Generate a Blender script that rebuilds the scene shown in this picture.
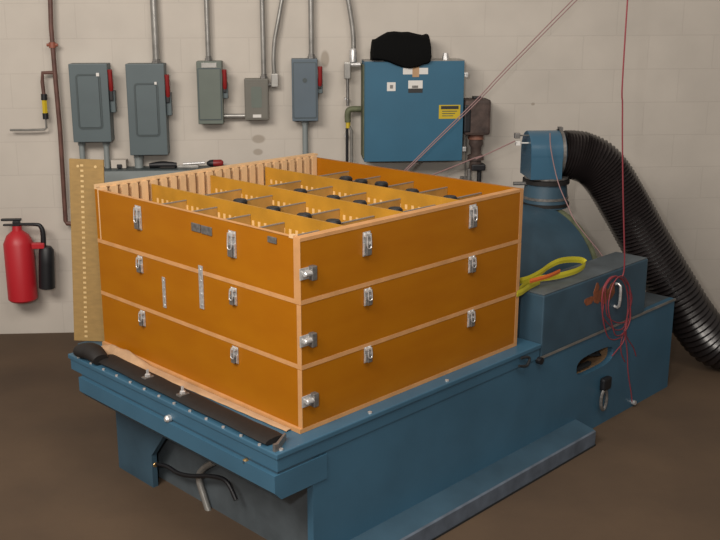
import bpy, bmesh, math, random
from mathutils import Vector, Matrix
random.seed(7)
SC = bpy.context.scene
for o in list(bpy.data.objects):
    bpy.data.objects.remove(o, do_unlink=True)
C = SC.collection

# ------------------------------------------------------------------ camera
EYE = Vector((0.0, 0.0, 2.0))
FW = Vector((0.0513, 0.9684, -0.2441)).normalized()
RT = Vector((0.9985, -0.0539, -0.0041)); RT = (RT - FW * RT.dot(FW)).normalized()
UP = RT.cross(FW).normalized()
FOC = 964.923                      # focal length in pixels of a 720 px frame
cam_d = bpy.data.cameras.new('camera'); cam = bpy.data.objects.new('camera', cam_d); C.objects.link(cam)
cam.matrix_world = Matrix(((RT.x, UP.x, -FW.x, 0), (RT.y, UP.y, -FW.y, 0), (RT.z, UP.z, -FW.z, 2.0), (0, 0, 0, 1)))
cam_d.sensor_width = 36; cam_d.lens = FOC * 36 / 720
cam_d.shift_x = 24 / 720; cam_d.shift_y = -19.5 / 720
cam_d.clip_start = 0.05
SC.camera = cam

# ------------------------------------------------------------------ light
SC.view_settings.view_transform = 'Standard'; SC.view_settings.look = 'None'
SC.view_settings.gamma = 1; SC.view_settings.use_curve_mapping = False
SC.view_settings.exposure = 0.0
W = bpy.data.worlds.new('world'); SC.world = W; W.use_nodes = True
bg = W.node_tree.nodes['Background']; bg.inputs[0].default_value = (1.0, 0.93, 0.86, 1); bg.inputs[1].default_value = 0.27

def area(name, loc, target, sx, sy, power, col):
    d = bpy.data.lights.new(name, 'AREA'); d.shape = 'RECTANGLE'; d.size = sx; d.size_y = sy
    d.energy = power; d.color = col
    o = bpy.data.objects.new(name, d); C.objects.link(o); o.location = loc
    o.rotation_euler = (Vector(target) - Vector(loc)).to_track_quat('-Z', 'Y').to_euler()
    return o
area('ceiling_lamp_left', (-2.1, 0.9, 3.7), (-0.6, 5.9, 0.6), 2.4, 1.2, 190, (1, .93, .85))
area('ceiling_lamp_right', (0.9, 1.6, 3.8), (1.1, 5.9, 0.6), 2.4, 1.0, 62, (1, .93, .85))
area('camera_flash', (-0.32, -0.05, 2.25), (0.1, 4.5, 1.1), 0.14, 0.10, 48, (1, .96, .92))

# ------------------------------------------------------------------ frames and rays
YAW = 0.7212
A = Vector((math.cos(YAW), math.sin(YAW), 0)); B = Vector((-math.sin(YAW), math.cos(YAW), 0))
N = Vector((0.0451, 3.1003, 0.0))      # near corner of the stacked crates, on the floor
ZT = 0.5656; CW = 1.2646; CD = 1.288; CH = 0.2317; WY = 5.9159

def ray(x, y): return FW * FOC + RT * (x - 336) - UP * (y - 250.5)
def at_y(x, y, Y):
    d = ray(x, y); return EYE + d * (Y / d.y)
def at_z(x, y, Z):
    d = ray(x, y); return EYE + d * ((Z - 2) / d.z)
def loc(P): d = P - N; return Vector((d.dot(A), d.dot(B), P.z))
def at_u(x, y, u):
    d = ray(x, y); t = (u - (EYE - N).dot(A)) / d.dot(A); return loc(EYE + d * t)
def at_v(x, y, v):
    d = ray(x, y); t = (v - (EYE - N).dot(B)) / d.dot(B); return loc(EYE + d * t)
def Lw(u, v, z): return N + A * u + B * v + Vector((0, 0, z))

# ------------------------------------------------------------------ materials
def mat(name, col, rough=0.6, metal=0.0, var=0.0, scale=6.0, bump=0.0, bscale=60.0, stretch=(1, 1, 1), col2=None, coat=0.0, spec=0.5):
    m = bpy.data.materials.new(name); m.use_nodes = True; nt = m.node_tree; b = nt.nodes['Principled BSDF']
    b.inputs['Base Color'].default_value = (*col, 1); b.inputs['Roughness'].default_value = rough
    b.inputs['Metallic'].default_value = metal; b.inputs['Coat Weight'].default_value = coat
    b.inputs['Specular IOR Level'].default_value = spec
    tc = nt.nodes.new('ShaderNodeTexCoord'); mp = nt.nodes.new('ShaderNodeMapping'); mp.inputs['Scale'].default_value = stretch
    nt.links.new(tc.outputs['Object'], mp.inputs[0])
    if var or col2:
        n = nt.nodes.new('ShaderNodeTexNoise'); n.inputs['Scale'].default_value = scale; n.inputs['Detail'].default_value = 5
        nt.links.new(mp.outputs[0], n.inputs['Vector'])
        r = nt.nodes.new('ShaderNodeValToRGB'); r.color_ramp.elements[0].position = .3; r.color_ramp.elements[1].position = .7
        lo = col2 or tuple(c * (1 - var) for c in col); hi = col if col2 else tuple(min(1, c * (1 + var)) for c in col)
        r.color_ramp.elements[0].color = (*lo, 1); r.color_ramp.elements[1].color = (*hi, 1)
        nt.links.new(n.outputs[0], r.inputs[0]); nt.links.new(r.outputs[0], b.inputs['Base Color'])
    if bump:
        n = nt.nodes.new('ShaderNodeTexNoise'); n.inputs['Scale'].default_value = bscale; n.inputs['Detail'].default_value = 3
        nt.links.new(mp.outputs[0], n.inputs['Vector'])
        k = nt.nodes.new('ShaderNodeBump'); k.inputs['Strength'].default_value = bump; k.inputs['Distance'].default_value = 0.01
        nt.links.new(n.outputs[0], k.inputs['Height']); nt.links.new(k.outputs[0], b.inputs['Normal'])
    return m

def wall_mat():
    m = mat('painted_block', (.5, .43, .38), .75); nt = m.node_tree; b = nt.nodes['Principled BSDF']
    tc = nt.nodes.new('ShaderNodeTexCoord'); sp = nt.nodes.new('ShaderNodeSeparateXYZ'); cb = nt.nodes.new('ShaderNodeCombineXYZ')
    nt.links.new(tc.outputs['Object'], sp.inputs[0]); nt.links.new(sp.outputs[0], cb.inputs[0]); nt.links.new(sp.outputs[2], cb.inputs[1])
    br = nt.nodes.new('ShaderNodeTexBrick'); br.inputs['Scale'].default_value = 1; br.inputs['Brick Width'].default_value = .406
    br.inputs['Row Height'].default_value = .203; br.inputs['Mortar Size'].default_value = .004; br.inputs['Mortar Smooth'].default_value = .6
    br.offset = .5
    br.inputs['Color1'].default_value = (.492, .447, .392, 1); br.inputs['Color2'].default_value = (.482, .438, .385, 1); br.inputs['Mortar'].default_value = (.452, .410, .360, 1)
    nt.links.new(cb.outputs[0], br.inputs['Vector'])
    n = nt.nodes.new('ShaderNodeTexNoise'); n.inputs['Scale'].default_value = 3; n.inputs['Detail'].default_value = 6
    nt.links.new(cb.outputs[0], n.inputs['Vector'])
    mr = nt.nodes.new('ShaderNodeMapRange'); mr.inputs[1].default_value = .3; mr.inputs[2].default_value = .7; mr.inputs[3].default_value = .93; mr.inputs[4].default_value = 1.05
    nt.links.new(n.outputs[0], mr.inputs[0])
    mx = nt.nodes.new('ShaderNodeVectorMath'); mx.operation = 'SCALE'
    nt.links.new(br.outputs[0], mx.inputs[0]); nt.links.new(mr.outputs[0], mx.inputs[3])
    last = mx.outputs[0]
    # filled patches in the paint
    for (px, py, rx, rz) in ((258.5, 139, .040, .026), (258, 152, .030, .020), (325, 59, .026, .050), (533, 104, .012, .009)):
        P = at_y(px, py, WY)
        vs = nt.nodes.new('ShaderNodeVectorMath'); vs.operation = 'SUBTRACT'; vs.inputs[1].default_value = (P.x, P.z, 0)
        nt.links.new(cb.outputs[0], vs.inputs[0])
        vd = nt.nodes.new('ShaderNodeVectorMath'); vd.operation = 'DIVIDE'; vd.inputs[1].default_value = (rx, rz, 1)
        nt.links.new(vs.outputs[0], vd.inputs[0])
        ln = nt.nodes.new('ShaderNodeVectorMath'); ln.operation = 'LENGTH'; nt.links.new(vd.outputs[0], ln.inputs[0])
        m2 = nt.nodes.new('ShaderNodeMapRange'); m2.inputs[1].default_value = .8; m2.inputs[2].default_value = 1.15; m2.inputs[3].default_value = .8; m2.inputs[4].default_value = 0
        nt.links.new(ln.outputs['Value'], m2.inputs[0])
        mi = nt.nodes.new('ShaderNodeMix'); mi.data_type = 'RGBA'
        nt.links.new(m2.outputs[0], mi.inputs[0]); nt.links.new(last, mi.inputs[6]); mi.inputs[7].default_value = (.30, .255, .205, 1)
        last = mi.outputs[2]
    nt.links.new(last, b.inputs['Base Color'])
    k = nt.nodes.new('ShaderNodeBump'); k.inputs['Strength'].default_value = .22; k.inputs['Distance'].default_value = .002; k.invert = True
    nt.links.new(br.outputs['Fac'], k.inputs['Height']); nt.links.new(k.outputs[0], b.inputs['Normal'])
    return m

M = dict(
    wall=wall_mat(),
    floor=mat('worn_concrete', (.094, .058, .032), .8, scale=1.6, col2=(.060, .037, .021), bump=.1, bscale=20),
    amber=mat('amber_varnished_ply', (.350, .124, .003), .40, scale=4, col2=(.315, .104, .0025), stretch=(1, 1, 3), spec=.22),
    edge=mat('raw_ply_edge', (.50, .25, .095), .7, var=.12, scale=14),
    slat=mat('raw_pine_slat', (.62, .40, .21), .7, var=.1, scale=10, stretch=(4, 4, .6)),
    divider=mat('amber_divider_board', (.42, .200, .016), .5, var=.15, scale=8),
    slot=mat('divider_slot_trim', (.70, .44, .18), .6),
    cross=mat('brown_cross_board', (.38, .20, .045), .6, var=.2, scale=12),
    crossgrey=mat('grey_edge_tape', (.22, .19, .16), .5),
    board=mat('tan_fibre_board', (.25, .155, .050), .7, var=.1, scale=25, stretch=(1, 1, 3)),
    boardslot=mat('board_slot_lining', (.50, .35, .16), .7),
    zinc=mat('zinc_plate', (.58, .57, .56), .34, metal=.55, var=.25, scale=90),
    zincd=mat('worn_dark_steel', (.20, .19, .18), .45, metal=.6, var=.3, scale=60),
    brass=mat('brass_fitting', (.40, .27, .12), .35, metal=.8),
    blue=mat('blue_machine_enamel', (.040, .110, .172), .42, var=.12, scale=3, bump=.05, bscale=25),
    blueg=mat('glossy_blue_enamel', (.040, .105, .165), .22, var=.1, scale=3),
    blued=mat('blue_grey_cast_iron', (.034, .072, .104), .5, var=.2, scale=5),
    bluetop=mat('worn_grey_blue_top', (.070, .085, .095), .55, var=.25, scale=8),
    dust=mat('dusty_blue_skirt', (.085, .105, .135), .7, var=.3, scale=12),
    cab=mat('blue_cabinet_enamel', (.022, .104, .175), .55, var=.06, scale=4),
    grey=mat('grey_switch_enamel', (.078, .104, .112), .5, var=.06, scale=5),
    greyl=mat('pale_grey_enamel', (.20, .225, .225), .5, var=.06, scale=5),
    greyd=mat('dark_grey_trim', (.045, .062, .066), .5),
    grey2=mat('grey_green_enamel', (.105, .125, .105), .5, var=.08, scale=5),
    grey3=mat('olive_grey_enamel', (.125, .118, .098), .5, var=.08, scale=5),
    grey4=mat('slate_blue_enamel', (.078, .108, .135), .5, var=.06, scale=5),
    conduit=mat('galvanised_conduit', (.29, .28, .26), .35, metal=.5, var=.2, scale=15),
    red=mat('red_handle_plastic', (.22, .012, .012), .45),
    redext=mat('red_extinguisher_label', (.42, .012, .02), .45),
    black=mat('black_rubber', (.008, .006, .005), .7, var=.3, scale=20),
    blackp=mat('black_plastic', (.006, .006, .008), .5),
    cloth=mat('black_cloth', (.004, .004, .004), .95, bump=.4, bscale=50, spec=.1),
    hose=mat('black_flexible_duct', (.014, .011, .011), .27, var=.2, scale=20),
    copper=mat('brown_painted_pipe', (.11, .050, .038), .5, var=.3, scale=12),
    coppr=mat('red_brown_coupling', (.25, .075, .045), .5),
    yellow=mat('yellow_paint', (.50, .36, .012), .5),
    strapy=mat('yellow_green_webbing', (.50, .44, .02), .7),
    strapo=mat('orange_webbing', (.62, .13, .02), .7),
    white=mat('white_label', (.62, .60, .57), .6),
    cord=mat('red_cord', (.22, .030, .040), .6),
    pink=mat('dull_pink_cord', (.27, .16, .155), .7),
    rust=mat('rusty_brown_casting', (.065, .043, .036), .7, var=.45, scale=18, bump=.3, bscale=40),
    rustl=mat('rust_red_flange', (.20, .085, .055), .7, var=.3, scale=25),
    orange=mat('orange_brown_mark', (.20, .060, .022), .7, var=.4, scale=30),
    tan=mat('tan_paper_wrap', (.42, .26, .145), .8, var=.15, scale=14, bump=.3, bscale=20),
    pocket=mat('tan_pocket_lining', (.25, .15, .075), .8, var=.2, scale=8),
    olive=mat('olive_grey_gasket', (.10, .11, .06), .7, var=.3, scale=30),
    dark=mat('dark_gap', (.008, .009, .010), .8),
    ink=mat('printed_black', (.02, .02, .02), .6),
)

# ------------------------------------------------------------------ mesh helpers
class MB:
    def __init__(s): s.bm = bmesh.new()
    def box(s, x0, x1, y0, y1, z0, z1, bev=0.0, rot=None):
        b2 = bmesh.new(); r = bmesh.ops.create_cube(b2, size=1)
        for v in b2.verts:
            v.co = Vector(((x0 + x1) / 2 + v.co.x * (x1 - x0), (y0 + y1) / 2 + v.co.y * (y1 - y0), (z0 + z1) / 2 + v.co.z * (z1 - z0)))
        if bev: bmesh.ops.bevel(b2, geom=b2.edges[:] + b2.verts[:], offset=bev, segments=2, affect='EDGES', profile=.6)
        if rot is not None:
            c = Vector(((x0 + x1) / 2, (y0 + y1) / 2, (z0 + z1) / 2))
            for v in b2.verts: v.co = c + rot @ (v.co - c)
        s.join(b2); return s
    def join(s, b2):
        t = bpy.data.meshes.new('t'); b2.to_mesh(t); b2.free(); s.bm.from_mesh(t); bpy.data.meshes.remove(t)
    def lathe(s, p0, p1, prof, n=24):
        """prof: list of (t along the axis in metres, radius)"""
        p0 = Vector(p0); ax = (Vector(p1) - p0).normalized()
        e = ax.orthogonal().normalized(); g = ax.cross(e); rings = []
        for t, r in prof:
            rings.append([s.bm.verts.new(p0 + ax * t + (e * math.cos(2 * math.pi * k / n) + g * math.sin(2 * math.pi * k / n)) * r) for k in range(n)])
        for a, b in zip(rings, rings[1:]):
            for k in range(n): s.bm.faces.new((a[k], a[(k + 1) % n], b[(k + 1) % n], b[k]))
        s.bm.faces.new(list(reversed(rings[0]))); s.bm.faces.new(rings[-1]); return s
    def cyl(s, p0, p1, r, n=20, bev=0.0):
        L = (Vector(p1) - Vector(p0)).length
        if bev: return s.lathe(p0, p1, [(0, r - bev), (bev, r), (L - bev, r), (L, r - bev)], n)
        return s.lathe(p0, p1, [(0, r), (L, r)], n)
    def tube(s, pts, r, n=10, smooth=6, rf=None, flat=None):
        pts = [Vector(p) for p in pts]
        if smooth and len(pts) > 2:
            out = []
            for i in range(len(pts) - 1):
                a = pts[max(i - 1, 0)]; b = pts[i]; c = pts[i + 1]; d = pts[min(i + 2, len(pts) - 1)]
                for k in range(smooth):
                    t = k / smooth
                    out.append(.5 * ((2 * b) + (c - a) * t + (2 * a - 5 * b + 4 * c - d) * t * t + (3 * b - a - 3 * c + d) * t ** 3))
            out.append(pts[-1]); pts = out
        up = None; rings = []
        for i, p in enumerate(pts):
            t = (pts[min(i + 1, len(pts) - 1)] - pts[max(i - 1, 0)]).normalized()
            if up is None: up = Vector(flat) if flat else t.orthogonal()
            if flat: up = Vector(flat)
            up = (up - t * up.dot(t)).normalized(); sd = t.cross(up)
            rr = rf(i, len(pts)) if rf else r
            ra, rb = (rr if not isinstance(rr, tuple) else rr[0]), (rr if not isinstance(rr, tuple) else rr[1])
            rings.append([s.bm.verts.new(p + up * math.cos(2 * math.pi * k / n) * ra + sd * math.sin(2 * math.pi * k / n) * rb) for k in range(n)])
        for a, b in zip(rings, rings[1:]):
            for k in range(n): s.bm.faces.new((a[k], a[(k + 1) % n], b[(k + 1) % n], b[k]))
        s.bm.faces.new(list(reversed(rings[0]))); s.bm.faces.new(rings[-1]); return s
    def ribbon(s, pts, w, th, wd):
        """flat strap: pts centre line, w half width along direction wd"""
        return s.tube(pts, 0, n=4, smooth=5, rf=lambda i, n: (w, th), flat=wd)
    def prism(s, poly, axis, d0, d1, holes=()):
        """poly of 2-D points; axis 'x','y','z' extruded between d0 and d1"""
        def P(a, b, d): return {'x': (d, a, b), 'y': (a, d, b), 'z': (a, b, d)}[axis]
        lps = [poly] + list(holes); caps = []
        for d in (d0, d1):
            es = []; vv = []
            for lp in lps:
                vs = [s.bm.verts.new(P(a, b, d)) for a, b in lp]; vv.append(vs)
                for i in range(len(vs)): es.append(s.bm.edges.new((vs[i], vs[(i + 1) % len(vs)])))
            bmesh.ops.triangle_fill(s.bm, use_beauty=True, edges=es); caps.append(vv)
        for l0, l1 in zip(*caps):
            n = len(l0)
            for i in range(n): s.bm.faces.new((l0[i], l0[(i + 1) % n], l1[(i + 1) % n], l1[i]))
        return s
    def build(s, name, m, parent=None, smooth=False, bevel=0.0):
        bmesh.ops.recalc_face_normals(s.bm, faces=s.bm.faces[:])
        me = bpy.data.meshes.new(name); s.bm.to_mesh(me); s.bm.free()
        me.materials.append(m if not isinstance(m, str) else M[m])
        if smooth:
            me.shade_smooth()
            me.set_sharp_from_angle(angle=math.radians(40))
        o = bpy.data.objects.new(name, me); C.objects.link(o)
        if parent: o.parent = parent
        if bevel:
            bv = o.modifiers.new('bevel', 'BEVEL'); bv.width = bevel; bv.segments = 2; bv.limit_method = 'ANGLE'
        return o

def tag(o, label, cat, group=None, kind=None):
    o['label'] = label; o['category'] = cat
    if group: o['group'] = group
    if kind: o['kind'] = kind
    return o
def thing(name, label, cat, at=(0, 0, 0), rz=0.0, group=None):
    o = bpy.data.objects.new(name, None); C.objects.link(o); o.location = at; o.rotation_euler = (0, 0, rz); o.empty_display_size = .1
    return tag(o, label, cat, group)
def kids(o): return [c for c in bpy.data.objects if c.parent == o]
def dup(o, parent=None, label=None):
    c = o.copy(); C.objects.link(c); c.parent = parent
    if label: c['label'] = label
    for k in kids(o): dup(k, c)
    return c
def struct(o): o['kind'] = 'structure'; return o
def bframe(name, label, cat, u, v, z, group=None): return thing(name, label, cat, Lw(u, v, z), YAW, group)

# ------------------------------------------------------------------ setting
struct(MB().box(-6, 7, -3, WY + .2, -.1, 0).build('floor', 'floor'))
struct(MB().box(-6, 7, WY, WY + .2, 0, 4.6).build('wall_back', 'wall'))

# ------------------------------------------------------------------ test table (frame: u right/away, v left/away, z)
TT = bframe('vibration_table', 'long blue steel vibration test table carrying the stack of amber crates', 'test table', 0, 0, 0)
U0, U1 = -.175, 2.62; V0, V1 = -.065, 1.30
MB().box(U0, 1.36, V0, V1, .545, ZT, .004).build('table_top', 'blue', TT)
MB().box(U0 + .006, 1.36, V0 + .006, V1 - .01, .497, .545, .003).build('upper_rim', 'blue', TT)
# lower rim on the left end, with a dark gap line above
MB().box(U0 + .010, .06, V0 + .010, 1.21, .488, .497).build('rim_gap', 'blued', TT)
MB().prism([(U0 - .008, .425), (U0 - .008, .488), (.06, .488), (.06, .395), (U0 + .02, .395)], 'y', V0 + .004, 1.205).build('lower_rim', 'blue', TT)
def oval(c0, c1, rx, rz, n=24, tilt=0.0):
    out = []
    for k in range(n):
        t = 2 * math.pi * k / n; a = math.cos(t); b = math.sin(t)
        a = math.copysign(abs(a) ** .6, a) * rx; b = math.copysign(abs(b) ** .7, b) * rz
        out.append((c0 + a * math.cos(tilt) - b * math.sin(tilt), c1 + a * math.sin(tilt) + b * math.cos(tilt)))
    return out
hc = oval(1.845, .355, .165, .048)
VB = V0 + .010
# right-hand side panel of the base with the oval lifting slot
MB().prism([(-.004, .0), (U1, .0), (U1, .5), (1.36, .5), (1.36, .4965), (-.004, .4965)], 'y', VB, VB + .03, [hc]).build('side_panel', 'blue', TT)
MB().prism(hc, 'y', VB + .14, VB + .15).build('slot_backing', 'pocket', TT)
MB().prism(oval(1.845, .355, .185, .064), 'y', VB + .031, VB + .139, [hc]).build('slot_lining', 'pocket', TT)
b = MB(); b.box(1.69, 1.86, VB + .03, VB + .05, .322, .340)
b.build('slot_latch_bar', 'dark', TT)
MB().tube([(1.69, VB + .05, .36), (1.80, VB + .03, .392), (1.90, VB + .04, .366), (1.98, VB + .06, .372)], .010).build('slot_rod', 'dark', TT)
MB().tube([(1.80, VB + .05, .385), (1.87, VB + .03, .372), (1.95, VB + .04, .350)], .008).build('slot_rod', 'dark', TT)
# pedestal body seen from the left end: blue panel, notch, darker web behind it
MB().prism([(1.225, 0), (1.225, .394), (.76, .394), (.955, .15), (.955, 0)], 'x', -.005, .02).build('end_panel', 'blued', TT)
MB().box(.07, .09, VB + .031, 1.19, 0, .42).build('inner_web', 'bluetop', TT)
MB().box(.021, U1, 1.195, 1.225, 0, .495).build('rear_panel', 'blued', TT)
MB().box(1.36, U1, VB + .03, 1.14, .46, .50).build('base_deck', 'bluetop', TT)
MB().box(U1 - .03, U1, VB + .03, 1.14, 0, .46).build('far_end_panel', 'blued', TT)
# dusty sloped skirt at the floor
MB().prism([(VB, .0), (-.158, .0), (-.158, .078), (VB, .100)], 'x', -.004, 1.70).build('foot_skirt', 'blued', TT)
MB().prism([(-.158, .0), (-.165, .0), (-.165, .072), (-.158, .078)], 'x', -.004, 1.70).build('kick_plate', 'dust', TT)
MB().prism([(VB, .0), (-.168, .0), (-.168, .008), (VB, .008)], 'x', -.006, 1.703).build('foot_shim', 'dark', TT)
# bolts
for k in range(13):
    v = 1.22 - k * .099
    MB().cyl((-.168, v, ZT), (-.168, v, ZT + .006), .006, 8).build('bolt', 'zinc', TT)
q = at_u(168, 416, U0 - .002)
MB().lathe((U0 + .006, q.y, .50), (U0 - .02, q.y, .50), [(0, .014), (.014, .014), (.022, .008)], 12).build('bolt', 'zinc', TT)
q = at_u(245, 462, U0 - .002)
MB().lathe((U0 + .006, q.y, q.z), (U0 - .02, q.y, q.z), [(0, .012), (.010, .012), (.014, .006)], 12).build('bolt', 'brass', TT)
for (px, py) in ((370, 413), (447, 381), (281, 450)):
    q = loc(at_z(px, py, ZT)); MB().cyl((q.x, q.y, ZT), (q.x, q.y, ZT + .005), .008, 10).build('bolt', 'zinc', TT)
q = at_v(632, 402, VB)
MB().cyl((q.x, VB, q.z), (q.x, VB - .02, q.z), .012, 12).build('bolt', 'zinc', TT)
# thin light ledge where the drive housing sits on the base
MB().box(1.37, U1, VB - .006, VB, .490, .502).build('ledge_strip', 'conduit', TT)
# hook and small hardware by crate's far corner
b = MB(); q = at_v(520, 362, V0); b.tube([(q.x, V0 - .006, q.z + .02), (q.x + .05, V0 - .012, q.z + .01), (q.x + .03, V0 - .015, q.z - .02), (q.x - .02, V0 - .01, q.z - .01)], .006)
b.build('tie_hook', 'dark', TT)
MB().cyl((1.35, V0 - .014, .492), (1.35, VB, .492), .016, 12).build('rubber_bumper', 'blackp', TT)
MB().box(-.075, .02, V1, 1.39, .53, ZT - .0005, .002).build('rear_bracket', 'blued', TT)
# lifting eye with dark swivel block
q0 = at_v(603, 383, VB); q1 = at_v(600, 402, VB)
lg = MB().box(q0.x - .035, q0.x + .035, VB - .03, VB, q0.z - .03, q0.z + .035, .012).build('swivel_block', 'blackp', TT)
zc = (q0.z + q1.z) / 2 - .03
ring = [(q0.x + .026 * math.cos(t) - .018, VB - .020, zc + .052 * math.sin(t)) for t in [2 * math.pi * k / 16 for k in range(17)]]
MB().tube(ring, .008, n=8, smooth=0).build('lifting_ring', 'zincd', lg)

# ---- cable and fittings in the pedestal opening
w = bframe('pedestal_cable', 'black cable with brass fittings curling in the table pedestal opening', 'cable', 0, 0, 0)
pts = [at_u(x, y, .02) for x, y in ((142, 500), (139, 480), (142, 468), (152, 464), (166, 466), (178, 473), (192, 476), (210, 476), (226, 481), (236, 500))]
MB().tube([Vector(p) for p in pts], .009, 10).build('cable_jacket', 'blackp', w, True)
for x, y in ((140, 469), (154, 464), (148, 463)):
    p = at_u(x, y, .012); MB().lathe(p - Vector((0, .014, 0)), p + Vector((0, .014, 0)), [(0, .010), (.006, .015), (.022, .015), (.028, .010)], 10).build('brass_fitting', 'brass', w)
pts = [at_u(x, y, .05) for x, y in ((214, 462), (204, 468), (199, 478), (205, 500), (215, 530))]
tag(MB().tube(pts, .014, 10).build('drain_hose', 'conduit', None, True), 'short tan grey hose hanging below the left rim of the table', 'hose')
bpy.data.objects['drain_hose'].location = Lw(0, 0, 0); bpy.data.objects['drain_hose'].rotation_euler = (0, 0, YAW)

# ------------------------------------------------------------------ crates
def latch_parts(parent, pos, rz, w, h, tilt=0.0, name='draw_latch'):
    """pos = centre on the face; local x along the face, -y outward"""
    b = MB(); b.box(-w / 2, w / 2, -.003, 0, -h / 2, h / 2, .001)
    b.box(-w * .5, -w * .38, -.009, -.003, -h * .42, h * .05); b.box(w * .38, w * .5, -.009, -.003, -h * .42, h * .05)
    b.box(-w * .4, w * .4, -.012, -.003, h * .30, h * .42, .001)
    for x in (-.28, .28):
        for z in (-.4, .44): b.cyl((x * w, -.006, z * h), (x * w, 0, z * h), .0025, 8)
    o = b.build(name, 'zinc', parent); o.location = pos; o.rotation_euler = (0, tilt, rz)
    b = MB(); b.tube([(-w * .25, -.014, h * .36), (-w * .25, -.016, -h * .1), (0, -.017, -h * .18), (w * .25, -.016, -h * .1), (w * .25, -.014, h * .36)], .0022, 6, 3)
    b.build('wire_loop', 'zinc', o)
    b = MB(); b.box(-w * .3, w * .3, -.016, -.010, -h * .46, -h * .02, .002); b.cyl((-w * .36, -.011, -h * .06), (w * .36, -.011, -h * .06), .005, 10)
    b.build('lever', 'zincd', o)
    return o
PI = math.pi
names = {0: 'amber plywood crate at the bottom of the stack of three, resting on the blue table',
         1: 'middle amber plywood crate of the stack of three with two long metal strap plates',
         2: 'open topmost amber plywood crate with raw pine combed edges and long dividers inside'}
TIER = []
for k in range(3):
    t = bframe('plywood_crate', names[k], 'crate', 0, 0, ZT + k * CH + .0005 * (k + 1), 'amber plywood crates stacked three high on the test table'); TIER.append(t)
    H = CH - .0005; e = .016; top = k == 2
    tp = .032 if top else .02
    MB().box(0, .014, tp, CD - .03, e, H - (.002 if top else 0)).build('left_panel', 'amber', t)
    MB().box(.0, CW - .018, .0, tp, e, H - (.004 if top else 0)).build('near_panel', 'amber', t)
    MB().box(CW - .018, CW, .0, CD, e, H - (.0 if top else 0)).build('far_panel', 'amber', t)
    MB().box(.0, CW - .018, CD - .03 if not top else CD - .016, CD, e, H).build('side_panel', 'amber', t)
    # raw plywood edges: the sheet edge under each crate and the end grain at the corners
    b = MB(); x = .012 if k == 0 else .0012
    b.box(-x, CW + .001, -.0012, CD + (.001), 0, e)
    b.build('bottom_sheet', 'edge', t)
    b = MB(); b.box(-.0012, .0004, -.0012, tp, e, H - .001); b.build('corner_edge', 'edge', t)
    b = MB(); b.box(CW - .020, CW + .0012, -.0014, .0, e, H); b.build('corner_edge', 'edge', t)
    if top:
        MB().box(.0, CW - .018, -.0014, tp + .001, H - .012, H).build('near_rim', 'edge', t)
        MB().box(.0, .0145, tp + .001, CD - .05, H - .005, H).build('left_rim', 'edge', t)
        MB().prism([(CD - .016, H), (CD - .016, H + .010), (CD - .036, H + .0101), (CD - .036, H + .019), (CD + .002, H + .019), (CD + .002, H)], 'x', -.001, CW).build('comb_rim', 'slat', t)
        MB().box(-.001, .02, tp + .001, tp + .022, H - .006, H + .004).build('rim_block', 'slat', t)
        for i, uu in enumerate([.0 + .0505 * j for j in range(25)]):
            MB().box(uu + .003, uu + .032, CD - .050, CD - .0162, e, H + .010).build('comb_slat', 'slat', t)
        DU = (.25, .57, .90)
        for uu in DU:
            d = MB().box(uu, uu + .009, tp + .001, CD - .051, e, H - .006).build('divider', 'divider', t)
            b = MB()
            for j in range(32):
                v = .07 + j * .036; b.box(uu - .0015, uu, v, v + .013, H - .082, H - .062)
            b.build('slot_row', 'slot', d)['kind'] = 'stuff'
        bays = [(.0145, .25), (.259, .57), (.579, .90), (.909, CW - .018)]
        CV = (.17, .36, .56, .77, .98)
        for i, (a0, a1) in enumerate(bays):
            for j, v in enumerate(CV):
                vv = v + .03 * (i % 2)
                d = MB().box(a0 + .001, a1 - .001, vv, vv + .006, e, H - .044).build('cross_board', 'cross', t)
                MB().box(a0 + .001, a1 - .001, vv - .001, vv + .007, H - .044, H - .040).build('edge_tape', 'crossgrey', d)
T0, T1, T2 = TIER
def on_left(t, px, py, w, h, **kw):
    q = at_u(px, py, 0); return latch_parts(t, (-.0013, q.y, q.z - t.location.z), -PI / 2, w, h, **kw)
def on_right(t, px, py, w, h, **kw):
    q = at_v(px, py, 0); return latch_parts(t, (q.x, -.0015, q.z - t.location.z), 0, w, h, **kw)
on_left(T2, 139, 217.5, .042, .098); on_left(T2, 233, 244, .042, .098)
on_left(T1, 141, 264, .034, .070); on_left(T1, 234.5, 296, .034, .066)
on_left(T0, 143.5, 318, .034, .066); on_left(T0, 236, 354.5, .034, .064)
on_right(T2, 366, 243.5, .038, .088); on_right(T2, 472, 216, .042, .094)
on_right(T1, 367, 296.5, .036, .064); on_right(T1, 471, 264, .040, .068)
on_right(T0, 367, 354, .036, .060); on_right(T0, 470, 318, .040, .070)
for t, px, py in ((T2, 306, 273), (T1, 306, 340), (T0, 308, 400)):
    q = at_v(px, py, 0); z = q.z - t.location.z
    o = MB().box(q.x - .030, q.x + .012, -.005, 0, z - .020, z + .020, .001).build('corner_latch', 'zinc', t)
    b = MB(); b.cyl((q.x - .020, -.012, z), (q.x + .018, -.012, z), .010, 14, .003); b.build('catch_roller', 'zinc', o)
    b = MB(); b.box(q.x + .010, q.x + .032, -.022, 0, z - .026, z + .024, .003); b.build('catch_lever', 'zincd', o)
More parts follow.
